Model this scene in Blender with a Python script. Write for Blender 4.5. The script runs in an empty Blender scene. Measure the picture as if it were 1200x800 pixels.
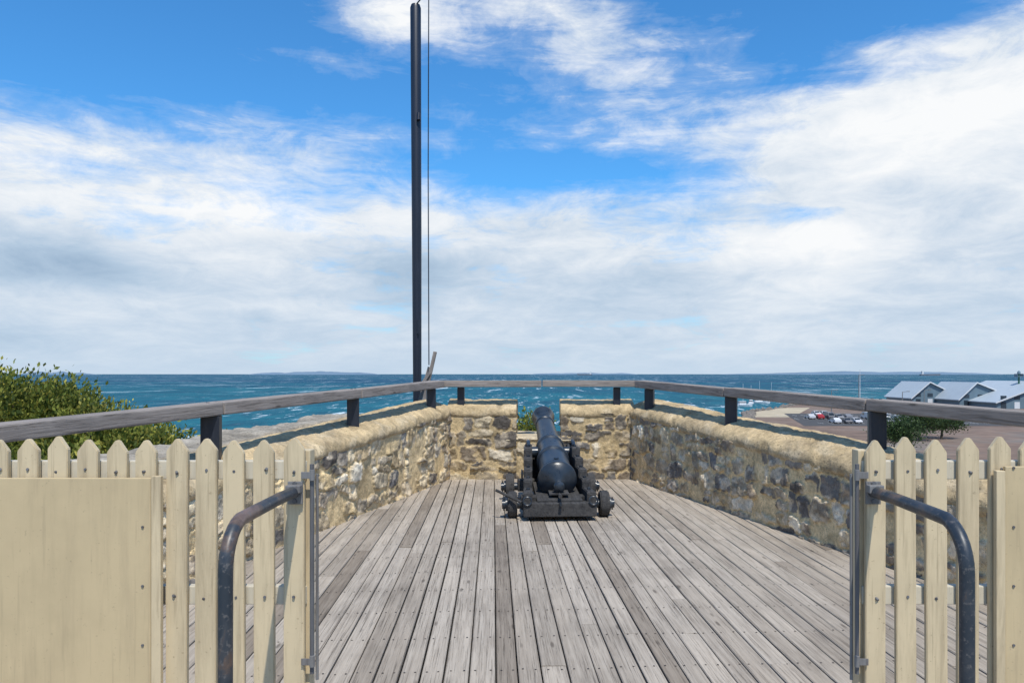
import bpy, bmesh, math, random
import numpy as np
from mathutils import Vector, Matrix, Quaternion

random.seed(7); RNG=np.random.default_rng(7)
scene=bpy.context.scene
COL=scene.collection

# ---------------------------------------------------------------- helpers
def empty(name, loc=(0,0,0), rotz=0.0):
    e=bpy.data.objects.new(name,None); e.location=loc; e.rotation_euler=(0,0,rotz)
    e.empty_display_size=0.2; COL.objects.link(e); return e

def mesh_obj(name, verts, faces, mat=None, parent=None, smooth=False, cols=None):
    me=bpy.data.meshes.new(name)
    me.from_pydata([tuple(map(float,v)) for v in verts],[],[tuple(map(int,f)) for f in faces])
    if cols is not None:
        a=me.color_attributes.new("Col",'FLOAT_COLOR','POINT')
        c=np.ones((len(verts),4),dtype=np.float32); c[:,:3]=cols
        a.data.foreach_set("color",c.ravel())
    if smooth: me.polygons.foreach_set("use_smooth",[True]*len(me.polygons))
    me.update()
    o=bpy.data.objects.new(name,me); COL.objects.link(o)
    if mat: me.materials.append(mat)
    if parent: o.parent=parent
    return o

def bm_obj(name,bm,mat=None,parent=None,smooth=False):
    me=bpy.data.meshes.new(name); bm.to_mesh(me); bm.free()
    if smooth: me.polygons.foreach_set("use_smooth",[True]*len(me.polygons))
    o=bpy.data.objects.new(name,me); COL.objects.link(o)
    if mat: me.materials.append(mat)
    if parent: o.parent=parent
    return o

def bm_box(bm,c,s,rot=None,bev=0.0):
    r=bmesh.ops.create_cube(bm,size=1.0)
    vs=r['verts']
    bmesh.ops.scale(bm,vec=s,verts=vs)
    if bev>0:
        es=list({e for v in vs for e in v.link_edges})
        rr=bmesh.ops.bevel(bm,geom=es,offset=bev,segments=2,affect='EDGES',profile=0.6)
        vs=list({v for f in rr['faces'] for v in f.verts}|{v for v in vs if v.is_valid})
    if rot is not None: bmesh.ops.rotate(bm,cent=(0,0,0),matrix=rot,verts=vs)
    bmesh.ops.translate(bm,vec=c,verts=vs)
    return vs

def box(name,c,s,mat,parent=None,rot=None,bev=0.0):
    bm=bmesh.new(); bm_box(bm,c,s,rot,bev); return bm_obj(name,bm,mat,parent)

def beam(name,A,B,w,h,mat,parent=None,bev=0.008):
    A=Vector(A);B=Vector(B);d=B-A;L=d.length
    y=d.normalized(); x=y.cross(Vector((0,0,1)))
    if x.length<1e-4: x=Vector((1,0,0))
    x.normalize(); z=x.cross(y)
    bm=bmesh.new(); bm_box(bm,(0,0,0),(w,L,h),None,bev)
    o=bm_obj(name,bm,mat,parent)
    M=Matrix((x,y,z)).transposed().to_4x4(); M.translation=(A+B)/2
    o.matrix_local=M; return o

def tube(name,pts,r,mat,parent=None,res=12,radii=None):
    pts=[Vector(p) for p in pts]; n=len(pts); V=[];F=[]
    prev=None
    for i,p in enumerate(pts):
        t=(pts[min(i+1,n-1)]-pts[max(i-1,0)]).normalized()
        if prev is None:
            a=t.cross(Vector((1,0,0.01)));  a=a if a.length>.1 else t.cross(Vector((0,1,0)))
            a.normalize()
        else:
            a=(prev-t*prev.dot(t)).normalized()
        prev=a; b=t.cross(a)
        rr=radii[i] if radii else r
        for k in range(res):
            th=2*math.pi*k/res
            V.append(p+a*math.cos(th)*rr+b*math.sin(th)*rr)
    for i in range(n-1):
        for k in range(res):
            k2=(k+1)%res
            F.append((i*res+k,i*res+k2,(i+1)*res+k2,(i+1)*res+k))
    F.append(tuple(range(res))[::-1]); F.append(tuple((n-1)*res+k for k in range(res)))
    o=mesh_obj(name,V,F,mat,parent,True)
    o.data.set_sharp_from_angle(angle=math.radians(50))
    return o

def hash2(ix,iy,seed):
    h=np.sin(ix*127.1+iy*311.7+seed*74.7)*43758.5453
    return h-np.floor(h)
def vnoise(x,y,seed=0):
    ix=np.floor(x);iy=np.floor(y);fx=x-ix;fy=y-iy
    fx=fx*fx*(3-2*fx);fy=fy*fy*(3-2*fy)
    a=hash2(ix,iy,seed);b=hash2(ix+1,iy,seed);c=hash2(ix,iy+1,seed);d=hash2(ix+1,iy+1,seed)
    return (a*(1-fx)+b*fx)*(1-fy)+(c*(1-fx)+d*fx)*fy
def fbm(x,y,seed=0,o=4):
    s=0;a=.5;t=0
    for i in range(o):
        s=s+a*vnoise(x*2**i,y*2**i,seed+i*3);t+=a;a*=.5
    return s/t
def sstep(a,b,x):
    t=np.clip((x-a)/(b-a),0,1);return t*t*(3-2*t)

# ---------------------------------------------------------------- node helpers
def new_mat(name):
    m=bpy.data.materials.new(name); m.use_nodes=True
    nt=m.node_tree; b=nt.nodes["Principled BSDF"]; return m,nt,b
def N(nt,t,**k):
    n=nt.nodes.new(t)
    for a,v in k.items(): setattr(n,a,v)
    return n
def L(nt,a,b): nt.links.new(a,b)
def math_(nt,op,a,b=None,c=None,clamp=False):
    n=nt.nodes.new("ShaderNodeMath"); n.operation=op; n.use_clamp=clamp
    for i,v in enumerate((a,b,c)):
        if v is None: continue
        if isinstance(v,(int,float)): n.inputs[i].default_value=v
        else: nt.links.new(v,n.inputs[i])
    return n.outputs[0]
def noise_(nt,vec,scale,detail=4,rough=.55,dist=0.0):
    n=nt.nodes.new("ShaderNodeTexNoise"); n.inputs["Scale"].default_value=scale
    n.inputs["Detail"].default_value=detail; n.inputs["Roughness"].default_value=rough
    n.inputs["Distortion"].default_value=dist
    if vec is not None: nt.links.new(vec,n.inputs["Vector"])
    return n.outputs["Fac"]
def ramp_(nt,fac,stops):
    n=nt.nodes.new("ShaderNodeValToRGB"); cr=n.color_ramp
    while len(cr.elements)<len(stops): cr.elements.new(.5)
    for e,(p,c) in zip(cr.elements,stops):
        e.position=p; e.color=(*c,1) if len(c)==3 else c
    nt.links.new(fac,n.inputs[0]); return n.outputs[0]
def mixc(nt,fac,a,b,blend='MIX'):
    n=nt.nodes.new("ShaderNodeMix"); n.data_type='RGBA'; n.blend_type=blend
    if isinstance(fac,(int,float)): n.inputs[0].default_value=fac
    else: nt.links.new(fac,n.inputs[0])
    for i,v in ((6,a),(7,b)):
        if isinstance(v,tuple): n.inputs[i].default_value=(*v,1)
        else: nt.links.new(v,n.inputs[i])
    return n.outputs[2]
def mapping_(nt,vec,sc,loc=(0,0,0)):
    n=nt.nodes.new("ShaderNodeMapping"); n.inputs["Scale"].default_value=sc; n.inputs["Location"].default_value=loc
    nt.links.new(vec,n.inputs[0]); return n.outputs[0]
def bump_(nt,h,b,strength=.4,dist=.01):
    n=nt.nodes.new("ShaderNodeBump"); n.inputs["Strength"].default_value=strength; n.inputs["Distance"].default_value=dist
    nt.links.new(h,n.inputs["Height"]); nt.links.new(n.outputs[0],b.inputs["Normal"])
def objco(nt): return nt.nodes.new("ShaderNodeTexCoord").outputs["Object"]

# ---------------------------------------------------------------- materials
def mat_wood(name,c1,c2,dark,use_attr=False,gscale=(45,1.6,45)):
    m,nt,b=new_mat(name); co=objco(nt)
    if use_attr:
        at=N(nt,"ShaderNodeAttribute",attribute_name="Col")
        off=N(nt,"ShaderNodeVectorMath",operation='MULTIPLY'); L(nt,at.outputs["Vector"],off.inputs[0]); off.inputs[1].default_value=(0,37,91)
        ad=N(nt,"ShaderNodeVectorMath",operation='ADD'); L(nt,co,ad.inputs[0]); L(nt,off.outputs[0],ad.inputs[1]); co2=ad.outputs[0]
    else: co2=co
    g=noise_(nt,mapping_(nt,co2,gscale),1.0,6,.65,.6)
    g2=noise_(nt,mapping_(nt,co2,(gscale[0]*3,gscale[1]*1.3,gscale[2]*3)),1.0,4,.7,.2)
    blot=noise_(nt,mapping_(nt,co2,(5,.9,5)),1.0,5,.6)
    stain=noise_(nt,mapping_(nt,co,(1.1,.8,1.1)),1.0,4,.6)
    c=ramp_(nt,g,[(.3,c2),(.62,c1)])
    crack=ramp_(nt,g2,[(.32,(1,1,1)),(.44,(0,0,0))])
    c=mixc(nt,math_(nt,'MULTIPLY',crack,.6),c,dark)
    c=mixc(nt,ramp_(nt,blot,[(.42,(0,0,0)),(.68,(.75,.75,.75))]),c,mixc(nt,.5,c,(c1[0]*1.25,c1[1]*1.22,c1[2]*1.18)))
    c=mixc(nt,ramp_(nt,stain,[(.34,(.5,.5,.5)),(.50,(0,0,0))]),c,mixc(nt,.5,c,dark))
    v=N(nt,"ShaderNodeTexVoronoi"); v.inputs["Scale"].default_value=1; L(nt,mapping_(nt,co2,(9,2.2,9)),v.inputs["Vector"])
    k=ramp_(nt,v.outputs["Distance"],[(.06,(1,1,1)),(.14,(0,0,0))])
    c=mixc(nt,math_(nt,'MULTIPLY',k,.65),c,dark)
    if use_attr:
        t=ramp_(nt,at.outputs["Fac"],[(0,(.58,.54,.50)),(.5,(1,.98,.95)),(1,(1.25,1.24,1.22))])
        c=mixc(nt,1.0,c,t,'MULTIPLY')
    L(nt,c,b.inputs["Base Color"]); b.inputs["Roughness"].default_value=.85; b.inputs["Specular IOR Level"].default_value=.2
    h=math_(nt,'SUBTRACT',g,math_(nt,'MULTIPLY',crack,.6))
    bump_(nt,h,b,.7,.007)
    return m
M_deck=mat_wood("weathered_decking",(.43,.38,.32),(.275,.236,.195),(.075,.06,.048),True)
M_rail=mat_wood("weathered_rail_timber",(.33,.29,.26),(.16,.138,.122),(.045,.04,.036),gscale=(38,2.4,38))
M_carr=mat_wood("carriage_black_timber",(.075,.072,.07),(.03,.03,.031),(.012,.012,.012),gscale=(30,4,30))

def mat_paint(name,base,dirt,rough=.5,streak=.5,bumps=.15):
    m,nt,b=new_mat(name); co=objco(nt)
    n1=noise_(nt,mapping_(nt,co,(16,16,1.6)),1,6,.68,.3)
    n2=noise_(nt,co,3.5,5,.6)
    n3=noise_(nt,co,70,3,.6)
    n4=noise_(nt,mapping_(nt,co,(60,60,2.5)),1,4,.6)
    c=mixc(nt,ramp_(nt,n1,[(.48,(0,0,0)),(.72,(streak,)*3)]),base,dirt)
    c=mixc(nt,ramp_(nt,n2,[(.35,(.4,.4,.4)),(.6,(0,0,0))]),c,tuple(x*.75 for x in base))
    c=mixc(nt,ramp_(nt,n4,[(.58,(0,0,0)),(.70,(streak*.8,)*3)]),c,dirt)
    c=mixc(nt,ramp_(nt,n3,[(.66,(0,0,0)),(.73,(.6,.6,.6))]),c,dirt)
    L(nt,c,b.inputs["Base Color"]); b.inputs["Roughness"].default_value=rough
    bump_(nt,math_(nt,'ADD',n4,math_(nt,'MULTIPLY',n3,.3)),b,bumps,.004)
    return m
M_cream=mat_paint("cream_picket_paint",(.62,.50,.315),(.26,.195,.115),.6,.65)
M_creamB=mat_paint("cream_panel_paint",(.55,.43,.25),(.32,.245,.15),.55,.38,.06)
M_white=mat_paint("pale_crossrail_paint",(.60,.54,.42),(.30,.26,.19),.6,.5)
M_black=mat_paint("black_post_paint",(.014,.018,.028),(.05,.05,.055),.45,.4)
M_pole=mat_paint("mast_paint",(.012,.016,.028),(.035,.04,.06),.4,.3)
M_galv=mat_paint("galvanised_steel",(.20,.195,.19),(.07,.05,.04),.5,.8)
M_bar=mat_paint("dull_steel_bar",(.12,.12,.125),(.05,.035,.03),.5,.8)

def mat_rustpipe():
    m,nt,b=new_mat("worn_handrail_paint"); co=objco(nt)
    n1=noise_(nt,mapping_(nt,co,(7,7,4)),1,6,.65,.6)
    n2=noise_(nt,co,60,3,.6)
    c=ramp_(nt,n1,[(.45,(.026,.034,.044)),(.53,(.045,.05,.058)),(.59,(.10,.07,.055)),(.70,(.19,.13,.105))])
    c=mixc(nt,ramp_(nt,n2,[(.58,(0,0,0)),(.68,(.7,.7,.7))]),c,(.13,.12,.115))
    L(nt,c,b.inputs["Base Color"]); b.inputs["Roughness"].default_value=.42; b.inputs["Metallic"].default_value=.1
    bump_(nt,n2,b,.2,.002); return m
M_pipe=mat_rustpipe()

def mat_iron():
    m,nt,b=new_mat("cannon_black_iron"); co=objco(nt)
    n1=noise_(nt,co,6,6,.6,.4); n2=noise_(nt,co,90,3,.6)
    c=ramp_(nt,n1,[(.35,(.014,.019,.026)),(.55,(.026,.034,.044)),(.72,(.055,.064,.075))])
    L(nt,c,b.inputs["Base Color"]); L(nt,math_(nt,'MULTIPLY_ADD',n1,.4,.12),b.inputs["Roughness"])
    bump_(nt,n2,b,.25,.003); return m
M_iron=mat_iron()

def mat_vcol(name,rough=.9,nscale=40,bstr=.5,bdist=.01,var=.35,spec=.2):
    m,nt,b=new_mat(name); co=objco(nt)
    at=N(nt,"ShaderNodeAttribute",attribute_name="Col")
    n1=noise_(nt,co,nscale,5,.65); n2=noise_(nt,co,nscale*.2,5,.6); n3=noise_(nt,co,nscale*3,3,.6)
    t=ramp_(nt,n1,[(.3,(1-var,)*3),(.65,(1+var*.5,)*3)])
    c=mixc(nt,1.0,at.outputs["Color"],t,'MULTIPLY')
    t2=ramp_(nt,n2,[(.32,(1-var,)*3),(.6,(1.08,)*3)])
    c=mixc(nt,1.0,c,t2,'MULTIPLY')
    pit=ramp_(nt,n3,[(.32,(.42,.42,.42)),(.42,(1,1,1))])
    c=mixc(nt,1.0,c,pit,'MULTIPLY')
    L(nt,c,b.inputs["Base Color"]); b.inputs["Roughness"].default_value=rough; b.inputs["Specular IOR Level"].default_value=spec
    bump_(nt,math_(nt,'ADD',n1,math_(nt,'MULTIPLY',n3,.5)),b,bstr,bdist); return m
M_stone=mat_vcol("rubble_stone",.92,32,.8,.014,.30)
M_coping=mat_vcol("rendered_coping",.92,20,.8,.016,.26)

def mat_leaf(name):
    m,nt,b=new_mat(name)
    at=N(nt,"ShaderNodeAttribute",attribute_name="Col")
    L(nt,at.outputs["Color"],b.inputs["Base Color"]); b.inputs["Roughness"].default_value=.6
    b.inputs["Specular IOR Level"].default_value=.2
    tr=N(nt,"ShaderNodeBsdfTranslucent"); L(nt,at.outputs["Color"],tr.inputs[0])
    mx=N(nt,"ShaderNodeMixShader"); mx.inputs[0].default_value=.35
    L(nt,b.outputs[0],mx.inputs[1]); L(nt,tr.outputs[0],mx.inputs[2])
    L(nt,mx.outputs[0],nt.nodes["Material Output"].inputs[0]); return m
M_leaf=mat_leaf("foliage_leaf")
M_bark=mat_paint("bark",(.12,.09,.065),(.05,.04,.03),.9,.6,.5)

def simple(name,c,rough=.6,nscale=3,var=.15,metal=0):
    m,nt,b=new_mat(name); co=objco(nt)
    n=noise_(nt,co,nscale,5,.6)
    c2=ramp_(nt,n,[(.3,tuple(x*(1-var) for x in c)),(.7,tuple(x*(1+var) for x in c))])
    L(nt,c2,b.inputs["Base Color"]); b.inputs["Roughness"].default_value=rough; b.inputs["Metallic"].default_value=metal
    return m

# ---------------------------------------------------------------- world / sky
SUN=Vector((.12,-.47,.87)).normalized()
w=bpy.data.worlds.new("World"); scene.world=w; w.use_nodes=True
nt=w.node_tree; nt.nodes.clear()
out=N(nt,"ShaderNodeOutputWorld")
sky=N(nt,"ShaderNodeTexSky",sky_type='NISHITA'); sky.sun_disc=False
sky.sun_elevation=math.asin(SUN.z); sky.sun_rotation=math.atan2(SUN.x,SUN.y)
sky.altitude=20; sky.air_density=1.0; sky.dust_density=.3; sky.ozone_density=2.5
tint=mixc(nt,1.0,sky.outputs[0],(.42,1.02,1.42),'MULTIPLY')
bg1=N(nt,"ShaderNodeBackground"); L(nt,tint,bg1.inputs[0]); bg1.inputs[1].default_value=.132
tc=N(nt,"ShaderNodeTexCoord"); sp=N(nt,"ShaderNodeSeparateXYZ"); L(nt,tc.outputs["Generated"],sp.inputs[0])
X,Y,Z=sp.outputs
az=math_(nt,'ARCTAN2',X,Y)
hyp=math_(nt,'SQRT',math_(nt,'ADD',math_(nt,'MULTIPLY',X,X),math_(nt,'MULTIPLY',Y,Y)))
el=math_(nt,'DIVIDE',Z,math_(nt,'MAXIMUM',hyp,.02))
def gauss(px,py,rx,ry,amp):
    u=(px-633)/900; v=(438-py)/900; a0=math.atan(u); e0=v/math.sqrt(1+u*u)
    dx=math_(nt,'DIVIDE',math_(nt,'SUBTRACT',az,a0),rx/900); dy=math_(nt,'DIVIDE',math_(nt,'SUBTRACT',el,e0),ry/900)
    r2=math_(nt,'ADD',math_(nt,'MULTIPLY',dx,dx),math_(nt,'MULTIPLY',dy,dy))
    return math_(nt,'MULTIPLY',math_(nt,'EXPONENT',math_(nt,'MULTIPLY',r2,-1)),amp)
def msum(l):
    s=l[0]
    for x in l[1:]: s=math_(nt,'ADD',s,x)
    return s
cmb=N(nt,"ShaderNodeCombineXYZ"); L(nt,az,cmb.inputs[0])
L(nt,math_(nt,'MULTIPLY',math_(nt,'POWER',math_(nt,'MAXIMUM',math_(nt,'ADD',el,.02),.001),.75),1.7),cmb.inputs[1])
cv=cmb.outputs[0]
f1=noise_(nt,mapping_(nt,cv,(1,1,1),(3.1,1.7,0)),5.0,10,.60,.35)
f2=noise_(nt,mapping_(nt,cv,(1,1.25,1),(9.3,4.2,2)),13,10,.68,.5)
rot=N(nt,"ShaderNodeMapping"); rot.inputs["Rotation"].default_value=(0,0,math.radians(-28)); rot.inputs["Scale"].default_value=(3.0,11,1); L(nt,cv,rot.inputs[0])
f3=noise_(nt,rot.outputs[0],1.4,10,.66,.8)
base=ramp_(nt,el,[(0,(.84,.84,.84)),(.15,(.78,.78,.78)),(.215,(.60,.60,.60)),(.28,(.37,.37,.37)),(.36,(.18,.18,.18)),(.55,(.10,.10,.10)),(1,(.3,.3,.3))])
blobs=msum([base,
  gauss(470,18,70,36,.52), gauss(590,5,60,34,.46), gauss(690,30,70,45,.28), gauss(760,95,90,45,.34),gauss(650,80,50,40,.16),
  gauss(860,60,60,60,.16),
  gauss(1075,115,110,45,.50), gauss(1140,190,150,80,.56), gauss(980,190,90,30,.40), gauss(1185,30,60,36,.40), gauss(860,160,90,26,.24), gauss(1040,60,60,20,.18),
  gauss(110,165,190,30,.10), gauss(20,185,160,50,.14), gauss(320,180,100,30,.16), gauss(350,75,90,25,.20), gauss(450,150,60,20,.10),
  gauss(150,50,190,60,-.20), gauss(600,200,110,26,-.30), gauss(720,200,90,22,-.18), gauss(960,20,80,30,-.20),gauss(400,115,90,40,-.18),
  gauss(955,250,60,11,-.36), gauss(1010,90,70,14,-.18)])
d=msum([blobs, math_(nt,'MULTIPLY',math_(nt,'SUBTRACT',f1,.5),.80), math_(nt,'MULTIPLY',math_(nt,'SUBTRACT',f2,.5),.62), math_(nt,'MULTIPLY',math_(nt,'SUBTRACT',f3,.5),.62)])
alpha=ramp_(nt,d,[(.22,(0,0,0)),(.38,(.17,.17,.17)),(.54,(.62,.62,.62)),(.72,(1,1,1))])
sh=noise_(nt,mapping_(nt,cv,(1,1.9,1),(1.3,7.7,5)),6.0,8,.55,.3)
shade=msum([math_(nt,'MULTIPLY',math_(nt,'SUBTRACT',sh,.5),.85), math_(nt,'MULTIPLY',math_(nt,'SUBTRACT',f2,.5),.80),
   gauss(60,308,75,22,-.62), gauss(490,320,75,26,-.40), gauss(20,400,60,15,-.18), gauss(700,350,160,30,-.14), gauss(1120,300,120,40,-.12),
   gauss(1110,140,130,60,.32), gauss(960,290,80,40,.34), gauss(930,350,70,36,.18), gauss(500,20,120,40,.28), gauss(750,100,90,50,.15), gauss(250,250,240,40,.20),
   gauss(840,410,60,9,.2), gauss(300,415,120,12,.1),
   math_(nt,'MULTIPLY',math_(nt,'MINIMUM',el,.25),.8)])
shade=math_(nt,'ADD',shade,.49)
ccol=ramp_(nt,shade,[(.0,(.34,.47,.63)),(.28,(.46,.59,.74)),(.5,(.60,.70,.82)),(.72,(.77,.83,.90)),(1,(.95,.965,.98))])
haze=ramp_(nt,el,[(0,(.7,.7,.7)),(.05,(.35,.35,.35)),(.14,(0,0,0))])
ccol=mixc(nt,haze,ccol,(.56,.69,.83))
bg2=N(nt,"ShaderNodeBackground"); L(nt,ccol,bg2.inputs[0]); bg2.inputs[1].default_value=1.0
mx=N(nt,"ShaderNodeMixShader"); L(nt,alpha,mx.inputs[0]); L(nt,bg1.outputs[0],mx.inputs[1]); L(nt,bg2.outputs[0],mx.inputs[2])
L(nt,mx.outputs[0],out.inputs[0])

sl=bpy.data.lights.new("sun",'SUN'); sl.energy=4.2; sl.angle=math.radians(.6); sl.color=(1,.95,.86)
so=bpy.data.objects.new("sun",sl); so.rotation_euler=SUN.to_track_quat('Z','Y').to_euler(); so.location=(10,-8,20); COL.objects.link(so)

# ---------------------------------------------------------------- camera
cam=bpy.data.cameras.new("camera"); cam.lens=27; cam.sensor_width=36; cam.shift_x=-33/1200; cam.shift_y=38/1200
cam.clip_start=.05; cam.clip_end=80000
co=bpy.data.objects.new("camera",cam); co.location=(0,0,1.6); co.rotation_euler=(math.radians(90),0,0); COL.objects.link(co)
scene.camera=co
scene.view_settings.view_transform='Standard'; scene.view_settings.look='None'; scene.view_settings.exposure=0

# ---------------------------------------------------------------- sea
def mat_sea():
    m,nt,b=new_mat("sea_water"); co=objco(nt)
    big=noise_(nt,mapping_(nt,co,(.0012,.0025,1)),1,5,.6,.5)
    mid=noise_(nt,mapping_(nt,co,(.02,.010,1)),1,7,.72)
    wav=noise_(nt,mapping_(nt,co,(.16,.07,1)),1,6,.7)
    s=N(nt,"ShaderNodeSeparateXYZ"); L(nt,co,s.inputs[0])
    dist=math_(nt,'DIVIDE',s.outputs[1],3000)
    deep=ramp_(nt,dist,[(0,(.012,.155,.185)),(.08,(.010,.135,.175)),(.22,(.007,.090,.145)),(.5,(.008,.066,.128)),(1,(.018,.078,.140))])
    c=mixc(nt,ramp_(nt,big,[(.4,(0,0,0)),(.62,(.6,.6,.6))]),deep,(.012,.16,.185))
    c=mixc(nt,ramp_(nt,mid,[(.38,(1,1,1)),(.56,(0,0,0))]),c,mixc(nt,.5,c,(.003,.032,.07)))
    c=mixc(nt,ramp_(nt,wav,[(.38,(.9,.9,.9)),(.52,(0,0,0))]),c,mixc(nt,.5,c,(.003,.032,.07)))
    caps=noise_(nt,mapping_(nt,co,(.24,.040,1)),1,5,.72,.5)
    caps2=noise_(nt,mapping_(nt,co,(.07,.006,1)),1,5,.76,.3)
    cm=noise_(nt,mapping_(nt,co,(.006,.004,1)),1,3,.5)
    near=ramp_(nt,math_(nt,'DIVIDE',s.outputs[1],900),[(.3,(1,1,1)),(.8,(0,0,0))])
    cmm=math_(nt,'MULTIPLY',math_(nt,'SUBTRACT',cm,.5),.25)
    cfa=ramp_(nt,math_(nt,'ADD',caps,cmm),[(.60,(0,0,0)),(.65,(.95,.95,.95))])
    cfb=ramp_(nt,math_(nt,'ADD',caps2,cmm),[(.58,(0,0,0)),(.64,(.85,.85,.85))])
    cf=mixc(nt,near,cfb,cfa)
    c=mixc(nt,cf,c,(.60,.69,.73))
    L(nt,c,b.inputs["Base Color"]); b.inputs["Roughness"].default_value=.6; b.inputs["Specular IOR Level"].default_value=.1
    bump_(nt,math_(nt,'ADD',wav,mid),b,.8,1.2); return m
SZ=-12.0
mesh_obj("sea",[(-40000,-40000,SZ),(40000,-40000,SZ),(40000,40000,SZ),(-40000,40000,SZ)],[(0,1,2,3)],mat_sea())

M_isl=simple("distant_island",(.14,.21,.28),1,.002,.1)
def island(x0,x1,Yd,h):
    V=[];F=[];n=60
    for i in range(n+1):
        t=i/n; x=x0+(x1-x0)*t; env=math.sin(math.pi*t)**.5
        z=SZ+h*env*(.35+1.0*float(fbm(np.array([t*7.]),np.array([x0*.01]),3)[0]))
        V+= [(x,Yd,SZ-1),(x,Yd+200,z),(x,Yd+500,SZ-1)]
    for i in range(n):
        a=i*3;b=a+3
        F+=[(a,b,b+1,a+1),(a+1,b+1,b+2,a+2)]
    mesh_obj("island",V,F,M_isl,None,True)
island(-8600,-7400,12500,52); island(-5400,-3000,14000,62); island(-200,2000,15500,46); island(3800,9800,16000,66)
M_hull=simple("ship_hull",(.10,.12,.15),.7,.05); M_sup=simple("ship_superstructure",(.6,.62,.63),.7,.05)
def ship(x,y,Ls,flip=1):
    e=empty("cargo_ship",(x,y,SZ),0 if flip>0 else math.pi)
    V=[(-Ls/2,-10,0),(Ls*.46,-10,0),(Ls/2,-8,14),(-Ls/2,-10,11),(-Ls/2,10,0),(Ls*.46,10,0),(Ls/2,8,14),(-Ls/2,10,11)]
    mesh_obj("hull",V,[(0,1,2,3),(7,6,5,4),(0,4,5,1),(1,5,6,2),(2,6,7,3),(3,7,4,0)],M_hull,e)
    box("bridge",(-Ls*.38,0,20),(Ls*.1,16,20),M_sup,e,None,.5); box("funnel",(-Ls*.42,0,33),(6,6,8),M_hull,e,None,.5)
ship(3300,6500,170); ship(520,9000,180,-1)

# ---------------------------------------------------------------- terrain
def mat_ground(name,c1,c2,c3,sc):
    m,nt,b=new_mat(name); co=objco(nt)
    a=noise_(nt,co,sc,6,.65); d=noise_(nt,co,sc*9,4,.6)
    c=ramp_(nt,a,[(.35,c1),(.5,c2),(.65,c3)])
    c=mixc(nt,1.0,c,ramp_(nt,d,[(.3,(.7,.7,.7)),(.7,(1.15,1.15,1.15))]),'MULTIPLY')
    L(nt,c,b.inputs["Base Color"]); b.inputs["Roughness"].default_value=.95; bump_(nt,d,b,.5,.05); return m
M_head=mat_ground("headland_soil",(.07,.09,.035),(.22,.17,.10),(.34,.27,.17),.35)
nx,ny=90,90; V=[];F=[]
for j in range(ny+1):
    for i in range(nx+1):
        x=-75+150*i/nx; y=-80+130*j/ny
        dd=math.hypot(max(abs(x)-5.5,0), max(y-14,0))
        t=min(dd/30,1); t=t*t*(3-2*t)
        z=-1.3-11.7*t+ .5*(float(vnoise(np.array([x*.25]),np.array([y*.25]),5)[0])-.5)*min(1,dd/3+.3)
        V.append((x,y,z))
for j in range(ny):
    for i in range(nx):
        a=j*(nx+1)+i; F.append((a,a+1,a+nx+2,a+nx+1))
mesh_obj("headland_terrain",V,F,M_head,None,True)

M_land=mat_ground("foreshore_ground",(.13,.085,.06),(.21,.14,.10),(.19,.165,.14),.03)
LZ=-11.4
poly=[(48,100),(50,180),(62,225),(72,262),(96,300),(112,330),(125,372),(200,400),(520,420),(560,100)]
V=[(x,y,LZ) for x,y in poly]+[(x-(4 if x<150 else 0),y+(4 if y>290 else 0),SZ-.6) for x,y in poly]
n=len(poly); F=[tuple(range(n))]+[(i,(i+1)%n,n+(i+1)%n,n+i) for i in range(n)]
mesh_obj("foreshore_land",V,F,M_land)
M_sand=simple("beach_sand",(.45,.37,.25),.95,.3)
mesh_obj("beach",[(63,231,LZ+.02),(76,231,LZ+.02),(104,296,LZ+.02),(94,296,LZ+.02),(72,261,LZ+.02)],[(0,1,2,3,4)],M_sand)
M_asph=simple("asphalt",(.06,.058,.057),.9,.6)
mesh_obj("car_park",[(66,192,LZ+.03),(240,192,LZ+.03),(240,252,LZ+.03),(80,252,LZ+.03)],[(0,1,2,3)],M_asph)
M_line=simple("painted_line",(.75,.75,.73),.7,5)
V=[];F=[]
for r in (203,222,240):
    for k in range(48):
        x=74+k*2.7; a=len(V); V+=[(x,r-2.4,LZ+.036),(x+.15,r-2.4,LZ+.036),(x+.15,r+2.4,LZ+.036),(x,r+2.4,LZ+.036)]; F.append((a,a+1,a+2,a+3))
mesh_obj("parking_bay_lines",V,F,M_line)

M_rock=simple("breakwater_rock",(.17,.15,.13),.95,1.5,.35)
bm=bmesh.new()
for i in range(260):
    t=random.random()*(len(poly)-4); k=int(t); f=t-k
    x=poly[k][0]*(1-f)+poly[k+1][0]*f; y=poly[k][1]*(1-f)+poly[k+1][1]*f
    r=bmesh.ops.create_icosphere(bm,subdivisions=1,radius=random.uniform(.6,1.3))
    for v in r['verts']: v.co*=random.uniform(.75,1.2)
    bmesh.ops.translate(bm,vec=(x+random.uniform(-2.5,1),y+random.uniform(-1,2.5),LZ-.3+random.uniform(-.4,.4)),verts=r['verts'])
bm_obj("rock_breakwater",bm,M_rock)

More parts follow.
